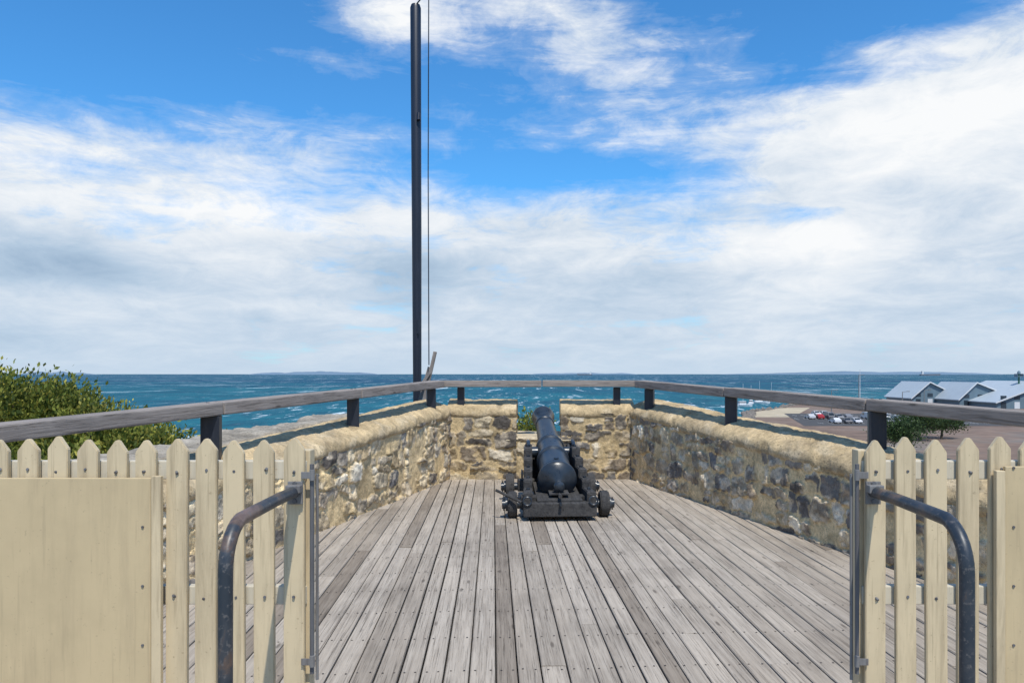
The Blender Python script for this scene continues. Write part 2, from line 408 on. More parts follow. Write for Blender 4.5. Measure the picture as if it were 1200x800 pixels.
M_glass=simple("car_glass",(.02,.025,.03),.1,1); M_tyre=simple("tyre",(.02,.02,.02),.8,4)
carcols=[(.6,.6,.61),(.4,.42,.44),(.03,.03,.035),(.35,.03,.03),(.5,.5,.5),(.05,.08,.2),(.2,.2,.21),(.12,.12,.13)]
carM=[simple("car_paint",c,.3,1,.03) for c in carcols]
def car(loc,rz,pm,van=False):
    e=empty("parked_car",loc,rz)
    if van: prof=[(-2.3,.3),(2.3,.3),(2.35,.8),(2.2,1.1),(1.6,1.9),(1.3,2.0),(-2.2,2.0),(-2.35,1.0)]
    else: prof=[(-2.2,.3),(2.2,.3),(2.25,.6),(2.1,.82),(1.1,.95),(.45,1.42),(-.9,1.46),(-1.6,1.05),(-2.15,.98),(-2.25,.6)]
    V=[(y,-.88,z) for y,z in prof]+[(y,.88,z) for y,z in prof]; n=len(prof)
    V=[(a,b*(.82 if z>1.2 else 1),z) for a,b,z in V]
    F=[tuple(range(n)),tuple(range(2*n-1,n-1,-1))]+[(i,n+i,n+(i+1)%n,(i+1)%n) for i in range(n)]
    mesh_obj("body",V,F,pm,e)
    for s in (-1,1):
        if van: g=[(.2,1.2),(1.7,1.2),(1.4,1.7),(.2,1.75)]
        else: g=[(-1.35,1.0),(.9,1.0),(.4,1.36),(-.85,1.38)]
        mesh_obj("side_window",[(a,s*(.9 if z<1.3 else .76 if not van else .74),z) for a,z in g],[(0,1,2,3)],M_glass,e)
    fr=[(1.12,.98),(.52,1.39)] if not van else [(2.21,1.15),(1.68,1.82)]
    mesh_obj("windscreen",[(fr[0][0]+.03,-.75,fr[0][1]),(fr[0][0]+.03,.75,fr[0][1]),(fr[1][0]+.03,.66,fr[1][1]),(fr[1][0]+.03,-.66,fr[1][1])],[(0,1,2,3)],M_glass,e)
    for wx in (-1.4,1.4):
        for s in (-1,1):
            tube("wheel",[(wx,s*.72,.32),(wx,s*.92,.32)],.32,M_tyre,e,10)
random.seed(3)
for r,x0,cnt in ((203,74,10),(222,74,17),(240,79.4,20)):
    for k in range(cnt):
        if random.random()<.42: continue
        car((x0+1.35+k*2.7+random.uniform(-.2,.2),r+random.uniform(-.3,.3),LZ+.03),math.radians(90)*random.choice((1,-1)),random.choice(carM),random.random()<.12)

M_roofLit=simple("metal_roof_lit_slope",(.40,.45,.48),.5,.4,.05); M_roofDim=simple("metal_roof_dim_slope",(.33,.38,.42),.5,.4,.08)  # one roof metal; lit left slope and duller right slope set by colour
M_wallB=simple("blue_grey_cladding",(.12,.18,.22),.6,.5,.1); M_trim=simple("white_barge_board",(.62,.64,.65),.5,2,.03)
M_win=simple("shed_window",(.03,.045,.06),.2,1)
def shed(xl,xr,Yn,Yf,eave,ridge,off=0.5):
    e=empty("harbour_shed"); xm=xl+(xr-xl)*off
    V=[(xl,Yn,LZ),(xr,Yn,LZ),(xr,Yn,eave),(xm,Yn,ridge),(xl,Yn,eave)]
    V+=[(x,Yf,z) for x,_,z in V]
    mesh_obj("walls",V,[(0,1,2,3,4),(9,8,7,6,5),(0,4,9,5),(1,6,7,2)],M_wallB,e)
    o=.8
    def slab(name,a,b,mat):
        V=[(a[0],Yn-o,a[1]),(b[0],Yn-o,b[1]),(b[0],Yf+o,b[1]),(a[0],Yf+o,a[1])]
        V+=[(x,y,z+.35) for x,y,z in V]
        mesh_obj(name,V,[(0,1,2,3),(7,6,5,4),(0,4,5,1),(1,5,6,2),(2,6,7,3),(3,7,4,0)],mat,e)
    kl=(ridge-eave)/(xm-xl); kr=(ridge-eave)/(xr-xm)
    slab("roof_left",(xl-o,eave-o*kl),(xm,ridge),M_roofLit); slab("roof_right",(xr+o,eave-o*kr),(xm+.01,ridge),M_roofDim)
    for a,b in (((xl-o,eave-o*kl),(xm,ridge)),((xm,ridge),(xr+o,eave-o*kr))):
        V=[(a[0],Yn-o-.12,a[1]-.1),(b[0],Yn-o-.12,b[1]-.1),(b[0],Yn-o-.12,b[1]+.42),(a[0],Yn-o-.12,a[1]+.42)]
        V+=[(x,y+.1,z) for x,y,z in V]
        mesh_obj("barge_board",V,[(0,1,2,3),(7,6,5,4),(0,4,5,1),(1,5,6,2),(2,6,7,3),(3,7,4,0)],M_trim,e)
    nW=max(2,int((xr-xl)/5))
    for i in range(nW):
        x=xl+(i+.5)*(xr-xl)/nW
        box("window",(x,Yn-.03,LZ+4.2),(2.2,.12,1.4),M_win,e); box("door",(x,Yn-.03,LZ+1.3),(2.0,.1,2.5),M_trim if i%2 else M_win,e)
shed(156,176,322,346,-8.2,-2.0,.36); shed(166,188,304,330,-8.2,-2.0,.30); shed(170,246,286,326,-9.0,-1.5,.26); shed(248,300,290,335,-7.6,-1.2,.45)
e=empty("navigation_beacon",(187,300,-1.6))
tube("mast",[(0,0,-1),(0,0,3.2)],.35,simple("beacon_green",(.03,.12,.08),.5),e)
box("gallery",(0,0,2.2),(2.4,2.4,.3),M_wallB,e,None,.05); tube("lantern",[(0,0,3.2),(0,0,4.0),(0,0,4.5)],.6,M_wallB,e,10,[.6,.6,.1])
for xx in (-1.1,1.1): box("stair_rail",(xx,0,2.8),(.12,2.2,.9),M_wallB,e)
def lamp(x,y,h):
    e=empty("street_lamp",(x,y,LZ)); tube("pole",[(0,0,0),(0,0,h)],.14,M_galv,e,8,[.17,.1]); beam("arm",(0,0,h),(1.4,0,h+.2),.12,.12,M_galv,e,.01); box("lantern",(1.6,0,h+.18),(.8,.35,.18),M_galv,e,None,.04)
lamp(117,282,12.5); lamp(88,232,8); lamp(100,212,8); lamp(116,232,8)
e=empty("flagpole",(127,305,LZ)); tube("pole",[(0,0,0),(0,0,14.5)],.13,M_trim,e,8,[.16,.08]); tube("truck_cap",[(0,0,14.5),(0,0,14.7)],.16,M_trim,e,8)
M_boat=simple("boat_gelcoat",(.7,.71,.71),.3,1,.04)
def boat(x,y,Lb,rz):
    e=empty("moored_boat",(x,y,SZ),rz); V=[];F=[]; st=[(-.5,.36,.9),(-.2,.42,.9),(.2,.36,1.0),(.42,.14,1.2),(.5,.01,1.3)]
    for t,wd,h in st:
        V+=[(t*Lb,-wd*Lb*.35,h),(t*Lb*.96,-wd*Lb*.2,-.3),(t*Lb*.96,wd*Lb*.2,-.3),(t*Lb,wd*Lb*.35,h)]
    for i in range(4):
        a=i*4
        for k in range(4): F.append((a+k,a+4+k,a+4+(k+1)%4,a+(k+1)%4))
    F.append((0,1,2,3))
    mesh_obj("hull",V,F,M_boat,e); box("cabin",(-.05*Lb,0,1.6),(.35*Lb,.17*Lb,1.4),M_boat,e,None,.15); box("cabin_window",(-.05*Lb,0,1.85),(.355*Lb,.175*Lb,.4),M_win,e)
    tube("mast",[(0,0,1.5),(0,0,1.5+Lb*.9)],.06,M_trim,e,6)
for (x,y,l,r_) in ((84,318,9,.3),(92,335,8,1.2),(100,350,10,.1),(112,372,9,.6)): boat(x,y,l,r_)

# ---------------------------------------------------------------- foliage
def foliage(name,lumps,nclump,nleaf,size,pal,parent=None,seed=1,inner=.55,spread=3.0):
    r=np.random.default_rng(seed); Vs=[];Cs=[]
    vol=np.array([l[3]*l[4]*l[5] for l in lumps])**.66; vol/=vol.sum()
    for li,l in enumerate(lumps):
        nc=max(3,int(nclump*vol[li]))
        d=r.normal(size=(nc,3)); d/=np.linalg.norm(d,axis=1)[:,None]; d[:,2]=np.abs(d[:,2])-.25*(r.random(nc))
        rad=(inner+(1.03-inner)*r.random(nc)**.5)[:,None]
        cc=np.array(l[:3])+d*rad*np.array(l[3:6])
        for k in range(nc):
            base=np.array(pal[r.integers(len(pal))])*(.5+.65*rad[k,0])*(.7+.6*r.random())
            m=nleaf; cr=size*spread*(.6+.8*r.random())
            p=cc[k]+np.clip(r.normal(size=(m,3)),-1.7,1.7)*cr
            ax=d[k]*.9+np.array([0,0,.7])+r.normal(size=(m,3))*.7; ax/=np.linalg.norm(ax,axis=1)[:,None]
            sd=np.cross(ax,r.normal(size=(m,3))); sd/=np.linalg.norm(sd,axis=1)[:,None]
            ln=(size*(.8+.9*r.random(m)))[:,None]; wd=ln*.26
            q=np.stack([p,p+ax*ln*.5+sd*wd,p+ax*ln,p+ax*ln*.5-sd*wd],1)
            Vs.append(q.reshape(-1,3)); col=base[None]*(.75+.5*r.random((m,1)))
            Cs.append(np.repeat(col,4,0))
    V=np.concatenate(Vs);C=np.concatenate(Cs);n=len(V)//4
    me=bpy.data.meshes.new(name); me.vertices.add(len(V)); me.vertices.foreach_set("co",V.ravel())
    me.loops.add(len(V)); me.loops.foreach_set("vertex_index",np.arange(len(V)))
    me.polygons.add(n); me.polygons.foreach_set("loop_start",np.arange(0,len(V),4)); me.polygons.foreach_set("loop_total",np.full(n,4))
    me.update(calc_edges=True)
    a=me.color_attributes.new("Col",'FLOAT_COLOR','POINT'); c4=np.ones((len(V),4),dtype=np.float32); c4[:,:3]=C; a.data.foreach_set("color",c4.ravel())
    me.materials.append(M_leaf); o=bpy.data.objects.new(name,me); COL.objects.link(o)
    if parent:o.parent=parent
    return o
PG=[(.18,.20,.035),(.23,.24,.045),(.12,.15,.03),(.34,.31,.065),(.08,.105,.025)]
def bush(loc,lumps,nc,nl,size,seed,sp=3.0):
    e=empty("coastal_shrub",loc)
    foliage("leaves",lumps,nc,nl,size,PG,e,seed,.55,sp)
    rr=random.Random(seed)
    for i,l in enumerate(lumps):
        for k in range(5):
            tube("stem",[(l[0]*.6,l[1]*.6,-1.2),(l[0]*.8+rr.uniform(-.2,.2),l[1]*.8,l[2]-l[5]*.5),(l[0]+rr.uniform(-1,1)*l[3]*.6,l[1]+rr.uniform(-1,1)*l[4]*.6,l[2]+l[5]*.5)],.03,M_bark,e,6,[.05,.03,.01])
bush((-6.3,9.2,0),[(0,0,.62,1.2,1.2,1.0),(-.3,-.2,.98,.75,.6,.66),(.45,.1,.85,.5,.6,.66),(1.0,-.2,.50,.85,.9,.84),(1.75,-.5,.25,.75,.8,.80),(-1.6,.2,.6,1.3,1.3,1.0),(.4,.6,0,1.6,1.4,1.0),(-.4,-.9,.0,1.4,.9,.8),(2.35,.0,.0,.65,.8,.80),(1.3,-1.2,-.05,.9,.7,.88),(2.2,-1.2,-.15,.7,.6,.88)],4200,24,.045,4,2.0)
bush((-1.0,15.2,0),[(0,0,-.1,.7,.5,.55),(.85,0,.25,.35,.35,.55),(1.3,.2,-.35,.6,.5,.4)],400,26,.045,9,2.2)
bush((6.5,10.5,-.4),[(0,0,-.2,1.2,1.1,.7),(1.4,.8,-.4,1.1,1,.7),(.4,-2,-.3,1.1,1.2,.7)],500,26,.06,12,2.4)
bush((-7,15,-1.8),[(0,0,0,1.6,1.4,.8),(2,1,-.2,1.4,1.2,.7),(-2.2,1,0,1.6,1.2,.8)],500,26,.07,15,2.4)

def tree(loc,H,R,seed):
    e=empty("foreshore_tree",loc); rr=random.Random(seed)
    tube("trunk",[(0,0,0),(.15,.1,H*.3),(.05,0,H*.6)],.2,M_bark,e,8,[.28,.2,.12])
    lumps=[]
    for k in range(8):
        a=k*2.4; rad=R*rr.uniform(.25,.7); x,y=math.cos(a)*rad,math.sin(a)*rad; z=H*rr.uniform(.5,.85)
        tube("limb",[(.08,.05,H*.35),(x*.5,y*.5,z*.8),(x,y,z)],.08,M_bark,e,6,[.13,.08,.03])
        lumps.append((x,y,z,R*rr.uniform(.35,.55),R*.45,H*rr.uniform(.13,.2)))
    foliage("crown",lumps,200,24,.30,[(.05,.08,.03),(.07,.11,.035),(.035,.06,.025)],e,seed)
tree((74,150,LZ),5.6,4.5,21); tree((81,155,LZ),5.0,3.8,22); tree((60,128,LZ),4.6,3.4,25)
tree((270,280,LZ),9,7,26)

# ---------------------------------------------------------------- deck
SL,SR=.222,.284
def innerX(side,y):
    return 1.38+(SL if side<0 else SR)*(11.7-y)
ang=math.atan(.061)
dk=empty("timber_deck",(0,0,0),ang)
ca,sa=math.cos(ang),math.sin(ang)
V=[];F=[];C=[]; NV=[];NF=[]
bx=-5.0
def inside(x,y):
    X=x*ca-y*sa; Yw=x*sa+y*ca
    if Yw>11.95: return False
    return (-innerX(-1,Yw)-.3)<X<(innerX(1,Yw)+.3)
while bx<5.2:
    wdt=random.uniform(.108,.150); gp=random.uniform(.0028,.0068); x0,x1=bx+gp,bx+wdt-gp; xm=(x0+x1)/2
    yy=1.0
    while yy<13 and inside(xm,yy+.05): yy+=.05
    ymax=yy
    if ymax>1.2:
        y=1.0; cut=random.uniform(.8,4.2)
        while y<ymax-.02:
            ye=min(ymax,y+cut); cut=random.uniform(2.6,5.0)
            if ymax-ye<.5: ye=ymax
            tcol=.15+.7*RNG.random(3)
            if RNG.random()<.10: tcol[:]=tcol*.2
            dz=random.uniform(-.004,.002); b=.005; tl=random.uniform(-.002,.002)
            y0,y1=y+.002,ye-.002; a=len(V)
            cs=[(x0,-.03),(x0,dz-b),(x0+b,dz+tl),(x1-b,dz-tl),(x1,dz-b),(x1,-.03)]
            for yv in (y0,y1):
                for (cx,cz) in cs: V.append((cx,yv,cz)); C.append(tcol)
            for k in range(5): F.append((a+k,a+k+1,a+7+k,a+6+k)[::-1])
            F.append((a,a+1,a+2,a+3,a+4,a+5)[::-1]); F.append((a+6,a+7,a+8,a+9,a+10,a+11))
            yj=math.ceil(y0/.52)*.52
            while yj<y1:
                for fx in (.22,.78):
                    cx=x0+(x1-x0)*fx+random.uniform(-.006,.006); cy=yj+random.uniform(-.008,.008); a2=len(NV); r=.0065
                    for k in range(6): NV.append((cx+r*math.cos(k*1.047),cy+r*math.sin(k*1.047),dz+.0024))
                    NF.append(tuple(range(a2,a2+6)))
                yj+=.52
            y=ye
    bx+=wdt
mesh_obj("boards",V,F,M_deck,dk,False,np.array(C))
mesh_obj("nail_heads",NV,NF,simple("rusty_nail",(.035,.025,.02),.7,9),dk)
mesh_obj("subfloor",[(-5,1,-.06),(5,1,-.06),(5,12.0,-.06),(-5,12.0,-.06)],[(0,1,2,3)],simple("dark_underdeck",(.02,.018,.016),.9),dk)
M_conc=simple("landing_concrete",(.33,.31,.27),.9,4,.2)
box("concrete_landing",(0,-2.4,-.75),(9,6.6,1.2),M_conc,None,None,.02)

# ---------------------------------------------------------------- stone walls
PAL=np.array([(.15,.13,.11),(.21,.18,.145),(.32,.265,.19),(.46,.365,.235),(.58,.475,.315),(.70,.61,.46),(.27,.215,.155),(.17,.155,.14),(.53,.40,.22),(.40,.305,.18)])
MORT=np.array((.58,.44,.245))
PL=np.array([.06,.08,.12,.17,.18,.12,.08,.04,.09,.06]); PR=np.array([.14,.18,.14,.10,.07,.08,.12,.08,.04,.05])
def stone_face(name,A,B,z0,zA,zB,parent,seed,flip=False,res=.015,bias=0.0,amp=.024,probs=PR,mort_amt=1.0):
    A=np.array(A,float);B=np.array(B,float);Ld=np.linalg.norm(B-A);t=(B-A)/Ld
    n=np.array((t[1],-t[0]))*( -1 if flip else 1)
    ns=max(2,int(Ld/res)); nz=max(2,int((max(zA,zB)-z0)/res))
    S,T=np.meshgrid(np.linspace(0,Ld,ns+1),np.linspace(0,1,nz+1))
    ztop=zA+(zB-zA)*S/Ld; Zc=z0+T*(ztop-z0)
    s=S.ravel();z=Zc.ravel(); r=np.random.default_rng(seed)
    seeds=[]; zz=z0-.1
    while zz<max(zA,zB)+.2:
        h=r.uniform(.15,.27); x=-.2-r.random()*.3
        while x<Ld+.3:
            wv=r.uniform(.15,.46)
            if r.random()<.25:
                seeds.append((x+wv/2,zz+h*.25,wv,h*.5)); seeds.append((x+wv/2+r.uniform(-.03,.03),zz+h*.75,wv,h*.5))
            else: seeds.append((x+wv/2,zz+h/2+r.uniform(-.03,.03),wv,h))
            x+=wv
        zz+=h
    sd=np.array(seeds); th=r.uniform(-.22,.22,len(sd))
    ws=s+.09*(fbm(s*4,z*4,seed)-.5)+.06*(fbm(s*22,z*22,seed+5)-.5); wz=z+.10*(fbm(s*4+9,z*4,seed+2)-.5)+.06*(fbm(s*22,z*22+4,seed+9)-.5)
    f1=np.full(s.shape,9.);f2=np.full(s.shape,9.);idx=np.zeros(s.shape,int)
    for i,(cx,cz,wv,h) in enumerate(sd):
        ux=(ws-cx);uz=(wz-cz); c_,s_=math.cos(th[i]),math.sin(th[i])
        dx=np.abs(ux*c_+uz*s_)/(wv*.5); dz=np.abs(-ux*s_+uz*c_)/(h*.5)
        dd=(dx**4+dz**4)**.25+.12*(dx+dz)*.5
        m=dd<f1; f2=np.where(m,f1,np.minimum(f2,dd)); idx=np.where(m,i,idx); f1=np.where(m,dd,f1)
    edge=(f2-f1)
    keep=(r.random(len(sd))>.08)[idx]
    thr=.12*mort_amt+.24*fbm(s*4,z*4,seed+8)
    mk=sstep(thr,thr+.07,edge)*sstep(1.10,1.0,f1+.12*(fbm(s*9,z*9,seed+60)-.5))*keep
    smear=sstep(.64,.72,fbm(s*3.1,z*4.1,seed+66,4)); mk=mk*(1-.85*smear)
    bul=r.uniform(.2,1.2,len(sd))[idx]
    rough=fbm(s*14,z*14,seed+11,5)-.5
    tiltx=(r.uniform(-1,1,len(sd))[idx])*(ws-sd[idx,0])*.12+(r.uniform(-1,1,len(sd))[idx])*(wz-sd[idx,1])*.18
    disp=mk*(amp*bul+tiltx)+rough*.034*(.3+mk)+(fbm(s*2,z*2,seed+4)-.5)*.035
    pk=r.choice(len(PAL),len(sd),p=probs/probs.sum())
    lum=r.uniform(.8,1.2,len(sd))
    col=PAL[pk[idx]]*lum[idx][:,None]
    v=fbm(s*9+idx*3.7,z*14,seed+20,5)
    col=col*(.50+1.0*v)[:,None]
    pale=sstep(.56,.68,fbm(s*7+3,z*9,seed+31,5))[:,None]; col=col*(1-pale*.55)+np.array((.68,.57,.42))*pale*.55
    drk=sstep(.60,.72,fbm(s*5+13,z*6,seed+37,5))[:,None]; col=col*(1-drk*.5)+np.array((.10,.09,.08))*drk*.5
    mort=MORT*(.74+.52*fbm(s*12,z*12,seed+40))[:,None]
    grime=sstep(.55,.72,fbm(s*1.5,z*1.5,seed+50))[:,None]
    mort=mort*(1-.25*grime)
    col=mort*(1-mk[:,None])+col*mk[:,None]
    col=col*(1+bias)
    P=np.zeros((len(s),3)); P[:,0]=A[0]+t[0]*s+n[0]*disp; P[:,1]=A[1]+t[1]*s+n[1]*disp; P[:,2]=z
    w_=ns+1; F=[]
    for j in range(nz):
        for i in range(ns):
            a=j*w_+i; q=(a,a+1,a+w_+1,a+w_); F.append(q if not flip else q[::-1])
    return mesh_obj(name,P,F,M_stone,parent,True,col)

SEC=[(.10,-.10),(-.0,-.06),(-.025,-.03),(-.03,.01),(-.015,.05),(.02,.085),(.10,.125),(.22,.17),(.34,.20),(.48,.205),(.6,.17),(.68,.10),(.70,.0),(.68,-.12)]
def coping(name,A,B,zA,zB,parent,seed,flip=False,depth=.7,capA=True,capB=True,tone=1.0):
    A=np.array(A,float);B=np.array(B,float);Ld=np.linalg.norm(B-A);t=(B-A)/Ld
    n=np.array((t[1],-t[0]))*(-1 if flip else 1); o=-n
    sec=np.array(SEC); sec[:,0]*=depth/.7
    d=np.r_[0,np.cumsum(np.linalg.norm(np.diff(sec,axis=0),axis=1))]; m=60
    u=np.linspace(0,d[-1],m); sx=np.interp(u,d,sec[:,0]); sz=np.interp(u,d,sec[:,1])
    ns=max(3,int(Ld/.02)); V=[];C=[]
    for i,s in enumerate(np.linspace(0,Ld,ns+1)):
        ztp=zA+(zB-zA)*s/Ld
        nn=(fbm(np.full(m,s*3),u*5+seed,seed)-.5)*.030+(fbm(np.full(m,s*14),u*14,seed+3,5)-.5)*.028
        chip=sstep(.60,.72,fbm(np.full(m,s*5+3),u*5,seed+70,4)); nn=nn-chip*.015
        sag=(float(fbm(np.array([s*1.2]),np.array([seed*1.]),seed+7)[0])-.5)*.03
        edge=(fbm(np.full(m,s*9),np.full(m,1.),seed+12)-.5)*.10*np.exp(-u/.14)
        ox=sx-nn*.6; oz=sz+nn*.8+sag+edge
        V.append(np.stack([A[0]+t[0]*s+o[0]*ox,A[1]+t[1]*s+o[1]*ox,ztp+oz],1))
        v=fbm(np.full(m,s*3),u*4,seed+30,5); g=sstep(.50,.68,fbm(np.full(m,s*2.2),u*3,seed+33,5))
        wt=sstep(.55,.7,fbm(np.full(m,s*4.2+7),u*6,seed+38,5))[:,None]
        c=np.array((.56,.425,.245))[None]*(.70+.55*v)[:,None]*tone
        c=c*(1-g[:,None]*.4)+np.array((.34,.27,.18))*g[:,None]*.4
        c=c*(1-wt*.3)+np.array((.64,.55,.40))*wt*.3
        c=c*(1-.25*chip[:,None])
        C.append(c)
    V=np.concatenate(V);C=np.concatenate(C);F=[]
    for i in range(ns):
        for j in range(m-1):
            a=i*m+j; q=(a,a+1,a+m+1,a+m); F.append(q[::-1] if not flip else q)
    if capA: F.append(tuple(range(m)))
    if capB: F.append(tuple(ns*m+k for k in range(m)))
    mesh_obj(name,V,F,M_coping,parent,True,C)

def zt(y): return 1.0-.0551*(11.7-y)
Y0=3.35
lw=empty("stone_parapet_wall")
A=(-innerX(-1,Y0),Y0); B=(-1.36,11.78)
stone_face("inner_face",A,B,-.04,zt(Y0),zt(11.7),lw,11,bias=.42,probs=PL,mort_amt=1.0)  # bias brightens this face's stone colour in place of direct sunlight
coping("coping",A,B,zt(Y0),zt(11.7),lw,21,tone=1.05)
tl=np.array((B[0]-A[0],B[1]-A[1]));tl/=np.linalg.norm(tl); ol=np.array((-tl[1],tl[0]))*.69
stone_face("outer_face",(A[0]+ol[0],A[1]+ol[1]),(B[0]+ol[0],B[1]+ol[1]+.3),-2.2,zt(Y0),zt(11.7),lw,31,True,.05)
stone_face("end_face",(A[0]+ol[0],A[1]+ol[1]),A,-.3,zt(Y0)+.02,zt(Y0)+.02,lw,33,False,.03)
rw=empty("stone_parapet_wall")
A=(innerX(1,Y0),Y0); B=(1.36,11.78)
stone_face("inner_face",A,B,-.04,zt(Y0),zt(11.7),rw,12,True,bias=0.36,mort_amt=1.0)
coping("coping",A,B,zt(Y0),zt(11.7),rw,22,True,tone=1.0)
tr_=np.array((B[0]-A[0],B[1]-A[1]));tr_/=np.linalg.norm(tr_); orr=np.array((tr_[1],-tr_[0]))*.69
stone_face("outer_face",(A[0]+orr[0],A[1]+orr[1]),(B[0]+orr[0],B[1]+orr[1]+.3),-2.2,zt(Y0),zt(11.7),rw,32,False,.05)
stone_face("end_face",A,(A[0]+orr[0],A[1]+orr[1]),-.3,zt(Y0)+.02,zt(Y0)+.02,rw,34,False,.03)
bw=empty("embrasure_end_wall")
YB=11.7
stone_face("left_merlon_face",(-1.42,YB),(-.36,YB),-.04,1.0,1.0,bw,13,probs=PL)
stone_face("right_merlon_face",(.31,YB),(1.44,YB),-.04,1.0,1.0,bw,14)
coping("left_coping",(-1.42,YB),(-.36,YB),1.0,1.0,bw,23,capA=False)
coping("right_coping",(.31,YB),(1.44,YB),1.0,1.0,bw,24,capB=False)
stone_face("left_cheek",(-.36,YB),(-.50,YB+.69),.2,1.0,1.0,bw,15,False,.02)
stone_face("right_cheek",(.31,YB),(.45,YB+.69),.2,1.0,1.0,bw,16,True,.02)
stone_face("embrasure_face",(-.37,YB+.004),(.32,YB+.004),-.04,.62,.62,bw,17)
V=[];C=[];F=[];m=20
for j in range(m+1):
    for i in range(m+1):
        u,v=i/m,j/m; x=-.52+1.0*u;y=YB-.02+.74*v
        h=float(fbm(np.array([x*6]),np.array([y*6]),77)[0]); V.append((x,y,.62+.05*h+.03*v-(.05 if j==0 else 0))); C.append(np.array((.55,.46,.32))*(.7+.6*h))
for j in range(m):
    for i in range(m):
        a=j*(m+1)+i;F.append((a,a+1,a+m+2,a+m+1))
mesh_obj("sill",V,F,M_coping,bw,True,np.array(C))
stone_face("outer_face",(-1.9,YB+.70),(1.9,YB+.70),-2.2,.62,.62,bw,35,True,.05)
stone_face("outer_left",(-1.9,YB+.70),(-.49,YB+.70),.6,1.0,1.0,bw,36,True,.04)
stone_face("outer_right",(.44,YB+.70),(1.9,YB+.70),.6,1.0,1.0,bw,37,True,.04)
V=[];C=[];F=[];ns,m=150,26
for i in range(ns+1):
    y=5.0+5.6*i/ns
    for j in range(m+1):
        v=j/m; x=-innerX(-1,y)-.60-.85*v
        h=float(fbm(np.array([x*1.6]),np.array([y*1.2]),91,4)[0]); h2=float(fbm(np.array([x*7.]),np.array([y*9.]),95,5)[0])
        e_=min(1,v*8+.3)*min(1,(1-v)*5)*min(1,i/4,(ns-i)/10)
        z=-.2+(1.06+.045*(y-6))*e_+(h-.5)*.12*e_+(h2-.5)*.07
        V.append((x,y,z)); C.append(np.array((.36,.32,.26))*(.4+1.0*h2))
for i in range(ns):
    for j in range(m):
        a=i*(m+1)+j;F.append((a,a+1,a+m+2,a+m+1))
mesh_obj("limestone_ledge",V,F,M_coping,None,True,np.array(C))

# ---------------------------------------------------------------- perimeter rail
rl=empty("timber_rail")
def rz(y): return 1.50-.0284*(11.6-y)
def rxL(y): return -(1.6+.247*(11.4-y))
def rxR(y): return 1.6+.334*(11.4-y)
def railseg(y0,y1,fx):
    g=.007; yy0=y0+g; yy1=y1-g; k=random.uniform(-.006,.006)
    beam("rail_board",(fx(yy0),yy0,rz(yy0)-.055+k),(fx(yy1),yy1,rz(yy1)-.055-k*.5),.19,.11,M_rail,rl,.014)
for ys in ((3.3,6.58),(6.58,9.04),(9.04,11.66)): railseg(*ys,rxL)
for ys in ((3.3,7.04),(7.04,9.3),(9.3,11.66)): railseg(*ys,rxR)
zc=rz(11.7)-.052
beam("back_rail_board",(-1.66,11.76,zc),(.02,11.76,zc),.17,.10,M_rail,rl,.012)
beam("back_rail_board",(.035,11.76,zc+.004),(1.66,11.76,zc+.001),.17,.10,M_rail,rl,.012)
def post(x,y,zb,w=.15,rot=0):
    ztp=rz(y)-.112
    bm=bmesh.new(); bm_box(bm,(0,0,(zb+ztp)/2),(w,w,ztp-zb),Matrix.Rotation(rot,3,'Z'),.006)
    o=bm_obj("post",bm,M_black,rl); o.location=(x,y,0)
aL=math.atan(.247);aR=-math.atan(.334)
post(rxL(6.54),6.54,.75,.15,aL); post(rxL(9.0),9.0,.9,.14,aL); post(rxL(11.35),11.35,1.0,.13,aL)
post(rxR(7.0),7.0,.75,.15,aR); post(rxR(9.28),9.28,.9,.14,aR); post(rxR(11.35),11.35,1.0,.13,aR)
post(-1.22,11.84,1.0,.105); post(1.18,11.84,1.0,.105); post(rxL(4.1),4.1,.5,.15,aL); post(rxR(4.6),4.6,.5,.15,aR)
for (x_,y_) in ((rxL(6.54),6.54),(rxL(9.0),9.0),(rxR(7.0),7.0),(rxR(9.28),9.28)):
    for dy in (-.07,.10): tube("coach_bolt",[(x_,y_+dy,rz(y_)-.01),(x_,y_+dy,rz(y_)+.006)],.014,M_bar,rl,8)

# ---------------------------------------------------------------- mast
ms=empty("flag_mast",(-2.18,13.5,0))
tube("pole",[(.03,0,-1.5),(.02,0,1.2),(0.01,0,4),(-.01,0,8.02),(-.01,0,8.08)],.09,M_pole,ms,20,[.078,.074,.085,.095,.075])
tube("halyard_block",[(.06,-.09,6.15),(.06,-.11,6.02)],.035,M_pole,ms,8)
tube("cleat",[(.05,-.1,2.3),(.05,-.1,2.55)],.02,M_pole,ms,8)
tube("yard_arm",[(-.02,0,8.06),(.30,-.4,8.18)],.012,M_pole,ms,6)
tube("halyard",[(.28,-.4,8.2),(.27,-.4,5),(.29,-.45,1.75)],.010,M_pole,ms,6)
br=empty("timber_brace",(-2.12,13.1,0))
beam("plank",(-.03,0,.4),(.33,0,1.98),.04,.06,M_rail,br,.006)
beam("plank",(-.16,.1,.4),(.22,.1,1.72),.04,.06,M_rail,br,.006)
beam("cleat",(.05,-.03,1.34),(.24,-.03,1.62),.05,.05,M_rail,br,.006)

